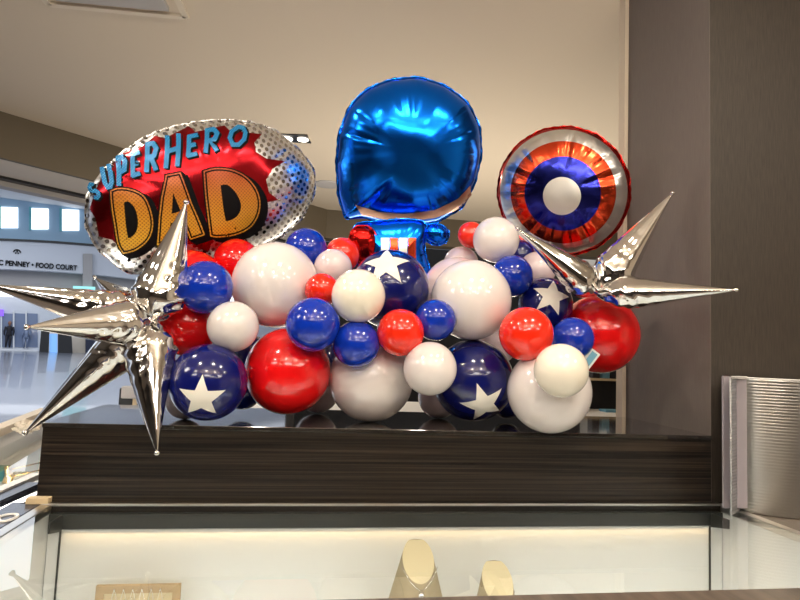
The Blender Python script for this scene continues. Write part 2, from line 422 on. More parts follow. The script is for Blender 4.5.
prism(bm, [(xl, 1.67), (xl, 1.60), (xr, 1.56)]+path[1:26]+[(xb+.35, 1.67)], zt-.006, zt-.0045)
obj('top_rim', bm, 'white_laminate', tr)

# ------------------------------------------------------------ things in the glass case
def cone_display(px_, ptop, Y, wtop, wbot, fpx, label):
    """round tapered stand, cut by a slanted plane facing the viewer"""
    top = at_y(px_, ptop, Y); s = Y/F*1.02
    r1, r0_, zf = wtop/2*s, None, .72
    # widths at the strip: slope extrapolated to the floor
    zc = at_y(px_, 594, Y).z
    r2 = wbot/2*s; r0_ = r1+(r2-r1)*(top.z-zf)/(top.z-zc)
    bm = bmesh.new(); seg = 40; rings = []
    H = top.z-zf
    for j in range(31):
        t = j/30; z = zf+H*t; r = r0_+(r1-r0_)*t
        rings.append([bm.verts.new((r*math.cos(2*PI*k/seg), r*math.sin(2*PI*k/seg), z)) for k in range(seg)])
    for a, b in zip(rings, rings[1:]):
        for k in range(seg): bm.faces.new([a[k], a[(k+1) % seg], b[(k+1) % seg], b[k]])
    bm.faces.new(rings[-1])
    bmesh.ops.recalc_face_normals(bm, faces=bm.faces[:])
    zl = top.z-fpx/F*Y*1.05; rl = r0_+(r1-r0_)*(zl-zf)/H
    co = Vector((0, r1*.8, top.z)); sl = Vector((0, -rl, zl))-co
    no = Vector((0, sl.z, -sl.y)).normalized()
    r = bmesh.ops.bisect_plane(bm, geom=bm.verts[:]+bm.edges[:]+bm.faces[:], plane_co=co, plane_no=no, clear_outer=True)
    ed = [e for e in r['geom_cut'] if isinstance(e, bmesh.types.BMEdge)]
    vsl = [v.co.copy() for v in {v for e in ed for v in e.verts}]
    cen = sum(vsl, Vector())/len(vsl); ax = Vector((1, 0, 0)); ay = no.cross(ax)
    vsl.sort(key=lambda v: math.atan2((v-cen).dot(ay), (v-cen).dot(ax)))
    body = obj('pendant_stand', bm, 'suede', smooth=False, loc=(top.x, Y, 0))
    for p_ in body.data.polygons: p_.use_smooth = True
    b2 = bmesh.new(); b2.faces.new([b2.verts.new(v+no*.0004) for v in vsl]); obj('slanted_face', b2, 'suede_light', body)
    tag(body, label, 'jewelry stand', 'pendant stands in the display case'); return body, top
b1, tp = cone_display(418, 543, 1.46, 24, 50, 30, 'taller tan tapered pendant stand in the lit display case')
b2_, tp2 = cone_display(497, 565, 1.46, 26, 36, 30, 'shorter tan tapered pendant stand to the right of the taller one')
# necklace on the tall stand
bm = bmesh.new(); pts = []
for i in range(21):
    t = i/20*2-1
    r_ = .042+.018*(1-t*t)**.5
    pts.append((tp.x+.042*t, 1.46-math.sqrt(max(1e-5, .052**2-(.042*t)**2))-.004, tp.z-.045-.045*(1-abs(t)**1.6)))
tube(bm, pts, .0009, 6); lathe(bm, [(0, -.012), (.006, -.008), (.008, 0), (.005, .006), (0, .008)], 12, (tp.x, 1.40, tp.z-.098))
tag(obj('pendant_necklace', bm, 'chrome', smooth=True), 'fine silver pendant necklace around the taller tan stand', 'necklace')
# necklace tray at left
zt2 = at_y(140, 584, 1.60).z; xL, xR = at_y(97, 588, 1.6).x, at_y(181, 588, 1.6).x
ty = empty('necklace_tray', ((xL+xR)/2, 1.6, .72)); tag(ty, 'beige necklace board hung with thin silver chains at left inside the case', 'jewelry board')
def cty(name, bm, m, **k):
    o = obj(name, bm, m, **k); o.parent = ty; o.matrix_parent_inverse = Matrix.Translation(-ty.location); return o
bm = bmesh.new(); w = .018
box(bm, xL, xR, 1.59, 1.602, zt2-w, zt2); box(bm, xL, xL+w, 1.59, 1.602, .72, zt2-w); box(bm, xR-w, xR, 1.59, 1.602, .72, zt2-w); cty('frame', bm, 'kraft')
bm = bmesh.new(); box(bm, xL+w, xR-w, 1.596, 1.602, .72, zt2-w); cty('board', bm, 'suede_light')
for k in range(6):
    x = xL+.045+k*(xR-xL-.09)/5
    bm = bmesh.new(); tube(bm, [(x, 1.59, zt2-.006), (x, 1.580, zt2-.008), (x, 1.578, zt2-.003)], .0012, 6)
    for s in (-1, 1): tube(bm, [(x, 1.581, zt2-.005), (x+s*.004, 1.583, zt2-.02), (x+s*.008, 1.585, zt2-.05), (x+s*.005, 1.585, zt2-.07)], .0009, 6)
    cty('hanging_chain', bm, 'chrome')
p = at_y(500, 590.5, 1.5)
bm = bmesh.new(); box(bm, p.x-.045, p.x+.035, 1.49, 1.51, .72, p.z+.002); tag(obj('price_card_holder', bm, 'dark_grey'), 'low dark card holder beside the shorter pendant stand', 'card holder')

# ------------------------------------------------------------ balloons
def balloon_mesh(name, m):
    bm = bmesh.new(); prof = []
    n = 28
    for i in range(n+1):
        a = PI*i/n                      # 0 top, pi bottom (knot side)
        z = math.cos(a); r = math.sin(a)
        if z < 0: r *= 1-.10*z*z; z *= 1.06
        prof.append((max(r, 0), z))
    lathe(bm, prof, 48)
    me_o = obj(name, bm, m, smooth=True); return me_o
def knot_mesh():
    bm = bmesh.new(); lathe(bm, [(0, -1.02), (.03, -1.06), (.025, -1.10), (.05, -1.12), (.075, -1.19), (.06, -1.2), (0, -1.17)], 14); return bm
def add_star(parent, dirv, spin, ang, r=1.0):
    """5-point star wrapped on the unit sphere around direction dirv"""
    dirv = Vector(dirv).normalized()
    a = dirv.cross(Vector((0, 0, 1))).normalized(); b = a.cross(dirv)
    pts = [((ang if k % 2 == 0 else ang*.42)*math.sin(spin+k*PI/5), (ang if k % 2 == 0 else ang*.42)*math.cos(spin+k*PI/5)) for k in range(10)]
    bm = bmesh.new(); vs = [bm.verts.new((p[0], p[1], 0)) for p in pts]; c0 = bm.verts.new((0, 0, 0))
    for k in range(10): bm.faces.new([c0, vs[k], vs[(k+1) % 10]])
    grid_cut(bm, .07)
    for v in bm.verts:
        x, y = v.co.x, v.co.y; t = math.hypot(x, y)
        if t < 1e-7: v.co = dirv*1.006; continue
        v.co = (dirv*math.cos(t)+(a*x/t+b*y/t)*math.sin(t))*1.006
        
    o = obj('printed_star', bm, 'star_print', parent, smooth=True); o['label'] = 'large white five-pointed star print'
    return o
def grid_cut(bm, step):
    xs = [v.co.x for v in bm.verts]; ys = [v.co.y for v in bm.verts]
    for ax, lo, hi in ((0, min(xs), max(xs)), (1, min(ys), max(ys))):
        k = math.ceil(lo/step)
        while k*step < hi:
            co = Vector((k*step, 0, 0)) if ax == 0 else Vector((0, k*step, 0)); no = Vector((1, 0, 0)) if ax == 0 else Vector((0, 1, 0))
            bmesh.ops.bisect_plane(bm, geom=bm.verts[:]+bm.edges[:]+bm.faces[:], plane_co=co, plane_no=no, dist=1e-7); k += 1

# (px, py, radius px, layer depth, colour, label, star (px,py,size,spin))
BL = [
 (275.5, 285, 42, 1.92, 'white', 'biggest white balloon, upper left of the cluster below the dotted foil balloon', None),
 (206, 287.5, 26.5, 1.84, 'blue', 'small royal blue balloon beside the upright silver spike', None),
 (233, 326.5, 25, 1.82, 'white', 'small white balloon above the lower left navy star balloon', None),
 (191, 284, 34, 1.97, 'red', 'red balloon tucked behind the small blue one next to the upright silver spike', None),
 (188, 325, 31, 1.94, 'red', 'deep red balloon directly above the lower left star balloon', None),
 (237, 262, 23, 2.00, 'red', 'red balloon peeking out under the dotted foil balloon', None),
 (208.5, 382, 38, 1.86, 'navy', 'navy balloon with a white star, lowest left in the cluster', (201, 399, .62, .1)),
 (243, 390, 19, 1.96, 'blue', 'blue balloon half hidden between the lower left star balloon and the big red one', None),
 (186, 398, 21, 1.96, 'blush', 'pale balloon behind the downward silver spike', None),
 (288, 371, 42, 1.85, 'red', 'big red balloon resting on the plinth at left centre', None),
 (318, 391, 21, 1.98, 'blush', 'pale balloon showing behind the foot of the big left red balloon', None),
 (328, 362, 20, 1.95, 'navy', 'navy balloon squeezed between the big red and the big white bottom balloon', None),
 (313, 324.5, 26.5, 1.78, 'blue', 'bright blue balloon in front between the biggest white and big red balloons', None),
 (356.5, 344, 23, 1.80, 'blue', 'dark blue balloon just below the warm-tinted white balloon', None),
 (358.5, 296, 26, 1.75, 'cream', 'white balloon tinted with warm light, in front of the navy balloon with the upright star', None),
 (322, 290, 16.5, 1.84, 'orange_red', 'little orange red balloon left of the warm-tinted white balloon', None),
 (333, 268, 18.5, 1.95, 'blush', 'small pinkish white balloon right of the biggest white one', None),
 (306, 249, 20.5, 2.0, 'blue', 'blue balloon right of the dotted foil balloon, top left of the cluster', None),
 (342, 255, 17, 2.02, 'orange_red', 'little red balloon behind the red lobe of the blue foil balloon', None),
 (390, 289, 38, 1.88, 'navy', 'navy balloon with a white star on top, directly under the blue foil balloon', (386, 263, .64, .0)),
 (400.5, 332.5, 23, 1.78, 'orange_red', 'orange red balloon in the centre of the cluster', None),
 (371, 379, 41, 1.86, 'white', 'big white balloon resting on the plinth, left of centre', None),
 (435.5, 320, 20, 1.82, 'blue', 'blue balloon right of the central orange red one', None),
 (430, 368.5, 26, 1.77, 'white', 'white balloon below the central orange red one', None),
 (471, 300, 39, 1.88, 'white', 'large pearly white balloon in the right half, below two small white ones', None),
 (457, 292, 34, 1.97, 'blush', 'pale balloon just behind and left of the large pearly white one', None),
 (461, 264, 17, 2.03, 'blush', 'small pinkish balloon above the large pearly white one', None),
 (496, 240, 22.5, 1.98, 'white', 'topmost white balloon beside the round striped foil balloon', None),
 (471, 235, 13, 2.06, 'orange_red', 'red balloon peeking out left of the topmost white balloon', None),
 (512, 276, 20.5, 1.92, 'blue', 'blue balloon under the topmost white balloon', None),
 (519, 256, 16, 2.06, 'navy', 'navy balloon in shadow behind the left spike of the right silver starburst', None),
 (537, 270, 18, 2.05, 'blush', 'pale balloon behind the left spike of the right silver starburst', None),
 (545, 304, 26.5, 1.93, 'navy', 'navy balloon with a white star below the right silver starburst', (552, 296, .75, .25)),
 (526, 334, 26.5, 1.80, 'orange_red', 'orange red balloon in the right half above the large bottom white balloon', None),
 (572.5, 338.5, 21, 1.80, 'blue', 'blue balloon in front of the big red one at right', None),
 (599, 334, 39, 1.95, 'red', 'big red balloon, rightmost of the cluster', None),
 (561, 370.5, 26.5, 1.72, 'cream', 'small white balloon in front of the bottom right white balloon', None),
 (549, 391, 41, 1.84, 'white', 'large white balloon at the bottom right, on the plinth front edge', None),
 (473, 380, 39.5, 1.86, 'navy', 'navy balloon with a tilted white star, resting on the plinth at right centre', (484, 405, .58, -.3)),
 (439, 397, 20.5, 1.98, 'blush', 'pale balloon behind the foot of the right centre star balloon', None),
 (497, 345, 19, 2.0, 'blush', 'pale balloon half hidden left of the right orange red one', None),
 (507, 403, 15, 1.98, 'navy', 'small dark blue balloon low behind the bottom right white balloon', None),
 (250, 352, 17, 1.99, 'navy', 'navy balloon barely visible between the small left white and big left red balloons', None),
 (437, 279, 9, 2.02, 'orange_red', 'tiny pinkish red balloon left of the large pearly white one', None),
]
# settle the depths along each view ray: no more than a light press between neighbours
n = len(BL)
D_ = [ray(b[0], b[1]) for b in BL]
pr = np.array([b[3] for b in BL]); rp_ = np.array([b[2]/F/ray(b[0], b[1]).y*math.cos(math.atan(math.hypot(b[0]-400, b[1]-300)/F))**.5*1.035 for b in BL])
w = pr.copy()
dn = np.array([list(d) for d in D_]); dlen = np.linalg.norm(dn, axis=1)
dn1 = dn/dn[:, 1:2]                                  # parametrise by world Y
for it in range(900):
    P = dn1*w[:, None]; R = rp_*w*np.array([1]*n)
    # radius scale: pixel radius * distance
    g = .02*(pr-w)
    for i in range(n):
        for j in range(i+1, n):
            dd = P[i]-P[j]; L2 = math.sqrt(dd @ dd); ov = (R[i]+R[j])*.97-L2
            if ov > 0:
                s = 1 if pr[i] >= pr[j] else -1
                k = min(ov, .05)*.25
                g[i] += s*k; g[j] -= s*k
        # stay above the plinth unless overhanging
        low = P[i][2]+1.47-R[i]
        if low < ZT-.0005 and w[i]+R[i]*.0 > BY0: g[i] += (low-ZT)*-0.0 
        elif low < ZT: pass
    w = w+np.clip(g, -.01, .01)
    # plinth: a ray going down meets the top sooner or later: cap the depth
    for i in range(n):
        dz = dn1[i][2]; cap = (1.47-ZT)/(-dz+rp_[i]) if (-dz+rp_[i]) > 0 else 9
        if w[i] > cap: w[i] = cap
protos = {}
knob = None
for i, b in enumerate(BL):
    c = 'latex_'+b[4]
    nm = 'latex_balloon'
    if c not in protos:
        o = balloon_mesh(nm, c); kn = obj('knot', knot_mesh(), c, o, smooth=True); protos[c] = (o, kn)
    else:
        src = protos[c]; o = src[0].copy(); COL.objects.link(o); kn = src[1].copy(); COL.objects.link(kn); kn.parent = o
    pos = CAM+Vector(dn1[i])*w[i]; R = rp_[i]*w[i]
    o.location = pos; o.scale = (R, R, R)
    # knot points back into the cluster
    kd = Vector((.33+random.uniform(-.4, .4)-pos.x*.4, 1.6+random.uniform(0, .6), 1.45-pos.z+random.uniform(-.3, .3))).normalized()
    qn = Vector((0, 0, -1)).rotation_difference(kd); o.rotation_mode = 'QUATERNION'; o.rotation_quaternion = qn
    tag(o, b[5], 'balloon', 'latex balloons of the cluster')
    if b[6]:
        sx, sy, ang, spin = b[6]
        # hit point on the sphere
        d = ray(sx, sy).normalized(); oc = CAM-pos; bb = oc.dot(d); cc = oc.dot(oc)-R*R; disc = max(bb*bb-cc, 0)
        hit = CAM+d*(-bb-math.sqrt(disc)); dr = (hit-pos).normalized()
        # star built in world orientation then counter-rotated
        st = add_star(o, qn.inverted() @ dr, 0, ang)
        bpy.data.objects.remove(st)
        ar = (RT-dr*RT.dot(dr)).normalized(); br_ = dr.cross(ar)
        if br_.dot(UP) < 0: br_ = -br_
        inv = qn.inverted(); dl, al, bl_ = inv @ dr, inv @ ar, inv @ br_
        pts = [((ang if k % 2 == 0 else ang*.42)*math.sin(spin+k*PI/5), (ang if k % 2 == 0 else ang*.42)*math.cos(spin+k*PI/5)) for k in range(10)]
        bm = bmesh.new(); vs = [bm.verts.new((p[0], p[1], 0)) for p in pts]; c0 = bm.verts.new((0, 0, 0))
        for k in range(10): bm.faces.new([c0, vs[k], vs[(k+1) % 10]])
        grid_cut(bm, .07)
        for v in bm.verts:
            x, y = v.co.x, v.co.y; t = math.hypot(x, y)
            u_ = dl if t < 1e-7 else dl*math.cos(t)+(al*x/t+bl_*y/t)*math.sin(t)
            # follow the slightly pear-shaped lower half
            rad = 1.006
            z_ = u_.z
            if z_ < 0: rad = 1.006*(1+.0*z_)
            p_ = u_*rad
            if p_.z < 0:
                sc_ = 1-.10*p_.z*p_.z; p_ = Vector((p_.x*sc_, p_.y*sc_, p_.z*1.06))*1.002
            v.co = p_
        so = obj('printed_star', bm, 'star_print', o, smooth=True); so['label'] = 'white five-pointed star print'

# ------------------------------------------------------------ foil balloons
def spline(pts, n=240):
    P = [np.array(p, float) for p in pts]; m_ = len(P); out = []
    for i in range(m_):
        a, b, c, d = P[i-1], P[i], P[(i+1) % m_], P[(i+2) % m_]
        for k in range(max(2, n//m_)):
            t = k/max(2, n//m_); out.append(.5*((2*b)+(-a+c)*t+(2*a-5*b+4*c-d)*t*t+(-a+3*b-3*c+d)*t**3))
    return out
class Foil:
    """a pillow of two foil sheets; local frame: x right, y up, z towards the viewer"""
    def __init__(s, name, outline_px, cpx, Y, turn, T, ncrimp, amp, mat_, lip=.008, seed=0, tiltback=0, reach0=.5):
        s.r0 = reach0
        s.c = at_y(cpx[0], cpx[1], Y)
        n_ = -ray(*cpx).normalized()
        R = Matrix.Rotation(turn, 3, 'Z') @ Matrix.Rotation(tiltback, 3, RT)
        s.n = (R @ n_).normalized()
        s.x = RT-s.n*RT.dot(s.n); s.x.normalize(); s.y = s.n.cross(s.x)
        s.T = T; s.nc = ncrimp; s.amp = amp; s.seed = seed
        pts = [s.loc2(p, 0) for p in outline_px]
        sp_ = spline(pts, 360); s.NA = 720
        th = np.array([math.atan2(p[1], p[0]) for p in sp_]); rr = np.array([math.hypot(*p) for p in sp_])
        o_ = np.argsort(th); th, rr = th[o_], rr[o_]
        g = np.linspace(-PI, PI, s.NA+1)
        s.g = g; s.r = np.interp(g, np.concatenate([th-2*PI, th, th+2*PI]), np.concatenate([rr]*3))
        random.seed(seed)
        s.ph = [random.uniform(0, 2*PI) for _ in range(6)]
        bm = bmesh.new(); NR = 46; NT = 360
        def ring(sv, side):
            out = []
            for k in range(NT):
                t = -PI+2*PI*k/NT; R_ = s.rad(t)*sv
                x, y = R_*math.cos(t), R_*math.sin(t)
                out.append(bm.verts.new((x, y, side*s.H(x, y))))
            return out
        svals = [math.sin(PI/2*j/NR) for j in range(1, NR)]
        seam = ring(1.0, 1)
        for side in (1, -1):
            c_ = bm.verts.new((0, 0, side*s.H(0, 0)))
            rings = [ring(v, side) for v in svals]+[seam]
            for k in range(NT): bm.faces.new([c_, rings[0][k], rings[0][(k+1) % NT]][::side])
            for a, b in zip(rings, rings[1:]):
                for k in range(NT): bm.faces.new([a[k], b[k], b[(k+1) % NT], a[(k+1) % NT]][::side])
        # flat welded lip
        lp = []
        for k in range(NT):
            t = -PI+2*PI*k/NT; R_ = s.rad(t)+lip*(1+.12*math.sin(t*47)); z = .003*math.sin(t*s.nc+s.ph[0])
            lp.append(bm.verts.new((R_*math.cos(t), R_*math.sin(t), z)))
        for k in range(NT): bm.faces.new([seam[k], lp[k], lp[(k+1) % NT], seam[(k+1) % NT]])
        s.o = obj(name, bm, mat_, smooth='keep')
        for p in s.o.data.polygons: p.use_smooth = True
        s.o.matrix_world = Matrix.Translation(s.c) @ Matrix((s.x, s.y, s.n)).transposed().to_4x4()
    def rad(s, t):
        R_ = float(np.interp((t+PI) % (2*PI)-PI, s.g, s.r))
        return R_*(1-.012*abs(math.sin(t*s.nc/2+s.ph[1])))
    def H(s, x, y):
        t = math.atan2(y, x); R_ = s.rad(t); q = min(math.hypot(x, y)/R_, 1.0)
        base = s.T*(1-q**2.6)**.62
        # crimp folds running in from the seam
        ph = t*s.nc+s.ph[1]*2+.8*math.sin(3*t+s.ph[2])
        fold = (1-abs(math.sin(ph/2))**.55)                      # narrow grooves
        reach = max(0, (q-(s.r0+.14*math.sin(t*5+s.ph[3])))/.5)
        env = min(1, reach)**1.2*(1-q**10)
        f2 = .5*math.sin(t*s.nc*2.3+s.ph[4])*env
        nz = noise.noise(Vector((x*9+s.seed, y*9, 0)))*.05*s.T*(1-q**4)
        return max(base-s.amp*(fold*env*1.0+.16*f2)*(.4+.6*(1-q**4))+nz, 0.0008*(1-q))
    def loc2(s, p, h):
        d = ray(*p); p0 = s.c+s.n*h
        w_ = CAM+d*((p0-CAM).dot(s.n)/d.dot(s.n))-s.c
        return (w_.dot(s.x), w_.dot(s.y))
    def surf2(s, p):
        h = s.T*.8
        for _ in range(6):
            x, y = s.loc2(p, h); h = s.H(x, y)
        return (x, y)
    def decal(s, name, polys, mat_, eps, parent=None, px=True, step=.010, bm=None, mi=0, finish=True):
        """polys: list of (outer, [holes]) in photo pixels measured off the balloon"""
        out = bm or bmesh.new()
        for outer, holes in polys:
            b = bmesh.new(); es = []
            for loop in [outer]+list(holes):
                P_ = [s.surf2(p) for p in loop] if px else loop
                vs = [b.verts.new((p[0], p[1], 0)) for p in P_]
                es += [b.edges.new((vs[k], vs[(k+1) % len(vs)])) for k in range(len(vs))]
            bmesh.ops.triangle_fill(b, edges=es, use_beauty=True, normal=(0, 0, 1))
            grid_cut(b, step)
            for v in b.verts: v.co.z = s.H(v.co.x, v.co.y)+eps
            for f in b.faces:
                if f.normal.z < 0: f.normal_flip()
            me = bpy.data.meshes.new('tmp'); b.to_mesh(me); b.free()
            nf = len(out.faces); out.from_mesh(me); bpy.data.meshes.remove(me)
            out.faces.ensure_lookup_table()
            for f in out.faces[nf:]: f.material_index = mi
        if not finish: return out
        o = obj(name, out, mat_, parent or s.o, smooth='keep')
        for p in o.data.polygons: p.use_smooth = True
        return o

def c1(pts, ox=70, oy=100, sc=.325): return [(ox+x*sc, oy+y*sc) for x, y in pts]
# --- dotted oval with lettering
out1 = [(86, 217), (89, 194), (105, 170), (128, 149), (154, 134), (187, 124.5), (216, 121), (245.5, 122), (271.5, 129), (294, 145.5), (309, 162), (315, 180), (312, 199), (302, 217), (284, 234), (252, 250), (212, 262), (172, 271), (138, 274), (120, 267), (103, 253), (91, 237)]
f1 = Foil('oval_foil_balloon', out1, (203, 196), 2.12, math.radians(14), .115, 26, .012, 'foil_dotted', seed=3)
tag(f1.o, 'large oval silver dotted foil balloon with red burst reading SUPERHERO DAD', 'foil balloon')
burst = c1([(60, 335), (75, 285), (100, 232), (160, 165), (215, 148), (262, 110), (290, 118), (365, 80), (385, 98), (475, 78), (492, 95), (590, 105), (567, 130), (572, 160), (604, 180), (662, 188), (622, 212), (603, 245), (612, 285), (642, 308), (602, 315), (594, 350), (575, 400), (520, 425), (440, 428), (425, 470), (340, 428), (322, 475), (250, 442), (178, 478), (160, 462), (130, 430), (88, 420), (78, 365)])
f1.decal('red_burst', [(burst, [])], 'foil_burst_red', .0016)
Dl = ([(128, 282), (150, 275), (190, 280), (225, 300), (245, 345), (250, 390), (235, 430), (200, 458), (165, 468), (150, 440), (140, 380), (132, 330)], [(165, 315), (180, 313), (200, 335), (208, 370), (205, 400), (192, 418), (178, 425), (172, 390), (168, 350)])
Al = ([(298, 235), (336, 228), (370, 320), (408, 412), (372, 424), (352, 372), (312, 382), (306, 430), (272, 440), (278, 360), (285, 300)], [(316, 285), (340, 342), (312, 350)])
Dr = ([(415, 222), (450, 214), (500, 220), (545, 245), (575, 290), (578, 340), (555, 385), (510, 410), (455, 418), (435, 415), (428, 360), (420, 290)], [(462, 262), (485, 262), (512, 290), (525, 325), (515, 355), (492, 370), (478, 372), (470, 330)])
def soft(poly, corners):
    out = []; n_ = len(poly)
    for i in range(n_):
        b, c = np.array(poly[i], float), np.array(poly[(i+1) % n_], float)
        a = b if i in corners else np.array(poly[i-1], float); d = c if (i+1) % n_ in corners else np.array(poly[(i+2) % n_], float)
        for k in range(5):
            t = k/5; out.append(tuple(.5*((2*b)+(-a+c)*t+(2*a-5*b+4*c-d)*t*t+(-a+3*b-3*c+d)*t**3)))
    return out
Dl = (soft(Dl[0], (0, 8)), soft(Dl[1], (0, 6))); Dr = (soft(Dr[0], (0, 9)), soft(Dr[1], (0, 6)))
def grow(poly, d):
    n_ = len(poly); out = []
    A_ = sum(poly[i][0]*poly[(i+1) % n_][1]-poly[(i+1) % n_][0]*poly[i][1] for i in range(n_))
    sg = 1 if A_ > 0 else -1
    for i in range(n_):
        a, b, c = np.array(poly[i-1], float), np.array(poly[i], float), np.array(poly[(i+1) % n_], float)
        e1, e2 = (b-a)/np.linalg.norm(b-a), (c-b)/np.linalg.norm(c-b)
        n1, n2 = np.array([e1[1], -e1[0]])*sg, np.array([e2[1], -e2[0]])*sg
        m_ = n1+n2; m_ /= max(np.linalg.norm(m_), .3); k = 1/max(m_ @ n1, .5)
        out.append(tuple(b+m_*d*k))
    return out
for nm_, (o_, h_) in zip(('letter_d', 'letter_a', 'letter_d'), (Dl, Al, Dr)):
    bm = bmesh.new()
    for q_, (sx, sy) in enumerate(((20, 12), (13, 8), (6, 4), (0, 0))):
        g_ = [(x+sx, y+sy) for x, y in grow(o_, 9)]
        f1.decal('x', [(c1(g_), [])], 'print_black', .0022+.0004*q_, bm=bm, finish=False, mi=0)
    f1.decal('x', [(c1(grow(o_, 5)), [c1(h_)])], '', .0040, bm=bm, finish=False, mi=1)
    f1.decal('x', [(c1(grow(o_, 1)), [])], '', .0045, bm=bm, finish=False, mi=0)
    f1.decal('x', [(c1(grow(o_, -4)), [c1(h_)])], '', .0050, bm=bm, finish=False, mi=1)
    o = obj(nm_, bm, ['print_black', 'print_orange'], f1.o, smooth='keep')
    for p in o.data.polygons: p.use_smooth = True
GL = {'S': [[(.9, .85), (.6, 1), (.25, .92), (.12, .72), (.35, .55), (.68, .42), (.82, .22), (.6, .02), (.3, 0), (.05, .15)]],
      'U': [[(.1, 1), (.08, .3), (.25, .03), (.55, 0), (.8, .2), (.85, 1)]],
      'P': [[(.15, 0), (.15, 1), (.6, 1), (.85, .8), (.75, .5), (.2, .42)]],
      'E': [[(.8, 1), (.15, .97), (.15, 0), (.8, .03)], [(.15, .5), (.65, .52)]],
      'R': [[(.15, 0), (.15, 1), (.6, 1), (.85, .78), (.7, .52), (.2, .48)], [(.45, .48), (.85, 0)]],
      'H': [[(.1, 1), (.1, 0)], [(.85, 1), (.85, 0)], [(.1, .5), (.85, .55)]],
      'O': [[(.5, 1), (.15, .8), (.05, .45), (.25, .05), (.6, 0), (.9, .25), (.95, .6), (.8, .9), (.5, 1)]]}
# letter, centre (crop px), height, width, rotation
def c9(pts): return [(85+x*.2125, 115+y*.2125) for x, y in pts]
WORD = [('S', 42, 356, 66, 34, -48), ('U', 106, 290, 96, 46, -24), ('P', 172, 260, 124, 46, -14), ('E', 238, 230, 100, 46, -14), ('R', 311, 196, 122, 62, -11), ('H', 410, 168, 140, 72, -10), ('E', 506, 142, 90, 58, -9), ('R', 594, 118, 98, 72, -9), ('O', 716, 98, 84, 82, -8)]
bm = bmesh.new()
for k, (ch, cx, cy, hh, ww, rot) in enumerate(WORD):
    a = math.radians(rot); sh = .22
    def T_(u_, v_, ox=0, oy=0):
        x, y = (u_-.5)*ww+(v_-.5)*hh*sh, -(v_-.5)*hh
        return (cx+x*math.cos(a)-y*math.sin(a)+ox, cy+x*math.sin(a)+y*math.cos(a)+oy)
    for lay, (ox, oy, wd, mi) in enumerate(((8, 7, 27, 0), (0, 0, 22, 1))):
        z_ = .0026+.0012*lay
        for si, st in enumerate(GL[ch]):
            P_ = [np.array(T_(u_, v_, ox, oy)) for u_, v_ in st]
            w2 = wd*(.6+.4*min(1, hh/110))/2
            for j_, (p, q_) in enumerate(zip(P_, P_[1:])):
                d = (q_-p)/max(np.linalg.norm(q_-p), 1e-6); nn_ = np.array([-d[1], d[0]])*w2; p2, q2 = p-d*w2*.55, q_+d*w2*.55
                f1.decal('x', [(c9([tuple(p2+nn_), tuple(q2+nn_), tuple(q2-nn_), tuple(p2-nn_)]), [])], '', z_+.00006*(j_+si*3), bm=bm, finish=False, mi=mi, step=.02)
o = obj('superhero_lettering', bm, ['print_black', 'print_cyan'], f1.o, smooth='keep')
for p in o.data.polygons: p.use_smooth = True

# --- blue foil balloon
out2 = [(408, 78), (431, 81), (454, 92), (471, 109), (480, 133), (480, 160), (473, 186), (462, 206), (442, 219), (416, 225), (385, 223), (362, 217), (347, 218), (341, 205), (338, 188), (337, 156), (341, 129), (354, 102), (377, 85)]
f2 = Foil('blue_foil_balloon', out2, (409, 152), 2.14, math.radians(6), .13, 17, .014, 'foil_blue', seed=11, reach0=.55)
tag(f2.o, 'tall shiny blue foil balloon with round top standing over the cluster centre', 'foil balloon')
c2 = lambda pts: c1(pts, 320, 60, .383)
f2.decal('peach_band', [(c2([(92, 378), (150, 396), (220, 402), (300, 392), (360, 362), (392, 328), (396, 352), (365, 388), (300, 412), (210, 422), (110, 406)]), [])], 'foil_peach', .0016)
out3 = [(356, 226), (378, 222), (410, 220), (426, 226), (424, 250), (430, 275), (430, 302), (400, 312), (372, 305), (362, 280), (357, 250)]
f3 = Foil('lower_lobe', out3, (393, 262), 2.13, math.radians(6), .05, 14, .006, 'foil_blue', seed=5)
f4 = Foil('red_lobe', [(360, 227), (370, 229), (376, 240), (374, 256), (363, 263), (353, 257), (350, 243), (353, 231)], (363, 245), 2.09, math.radians(6), .025, 14, .004, 'foil_red', seed=6)
f5 = Foil('small_blue_lobe', [(426, 226), (438, 225), (447, 231), (446, 240), (437, 244), (427, 240), (423, 233)], (435, 234), 2.12, math.radians(6), .025, 10, .004, 'foil_blue', seed=8)
for k in range(4):
    x0 = 381+k*9
    f3.decal('stripe', [([(x0, 238), (x0+8, 238), (x0+8, 264), (x0, 264)], [])], 'foil_orange_red' if k % 2 else 'foil_print_white', .0012)
for ff in (f3, f4, f5):
    mw = ff.o.matrix_world.copy(); ff.o.parent = f2.o; ff.o.matrix_parent_inverse = f2.o.matrix_world.inverted(); ff.o.matrix_world = mw
# --- round foil balloon
cen, rx, ry = (564, 191), 66, 64
circ = lambda k, cx=cen[0], cy=cen[1], m_=40: [(cx+rx*k*math.cos(2*PI*i/m_), cy+ry*k*math.sin(2*PI*i/m_)) for i in range(m_)]
f6 = Foil('round_foil_balloon', circ(1), cen, 2.10, math.radians(-4), .095, 15, .018, 'foil_red', seed=21, lip=.007, reach0=.4)
tag(f6.o, 'round foil balloon with white and red rings and a blue centre, beside the pillar', 'foil balloon')
def ringpoly(o_, a, b, mt, e_):
    A_ = circ(a, cen[0]-3*(1-a), cen[1]+6*(1-a), 72); B_ = circ(b, cen[0]-3*(1-b), cen[1]+6*(1-b), 72) if b else None
    f6.decal(o_, [(A_, [B_] if b else [])], mt, e_)
ringpoly('white_ring', .965, .80, 'foil_white', .0014)
ringpoly('red_ring', .80, .58, 'foil_orange_red', .0014)
ringpoly('blue_centre', .58, 0, 'foil_deep_blue', .0014)
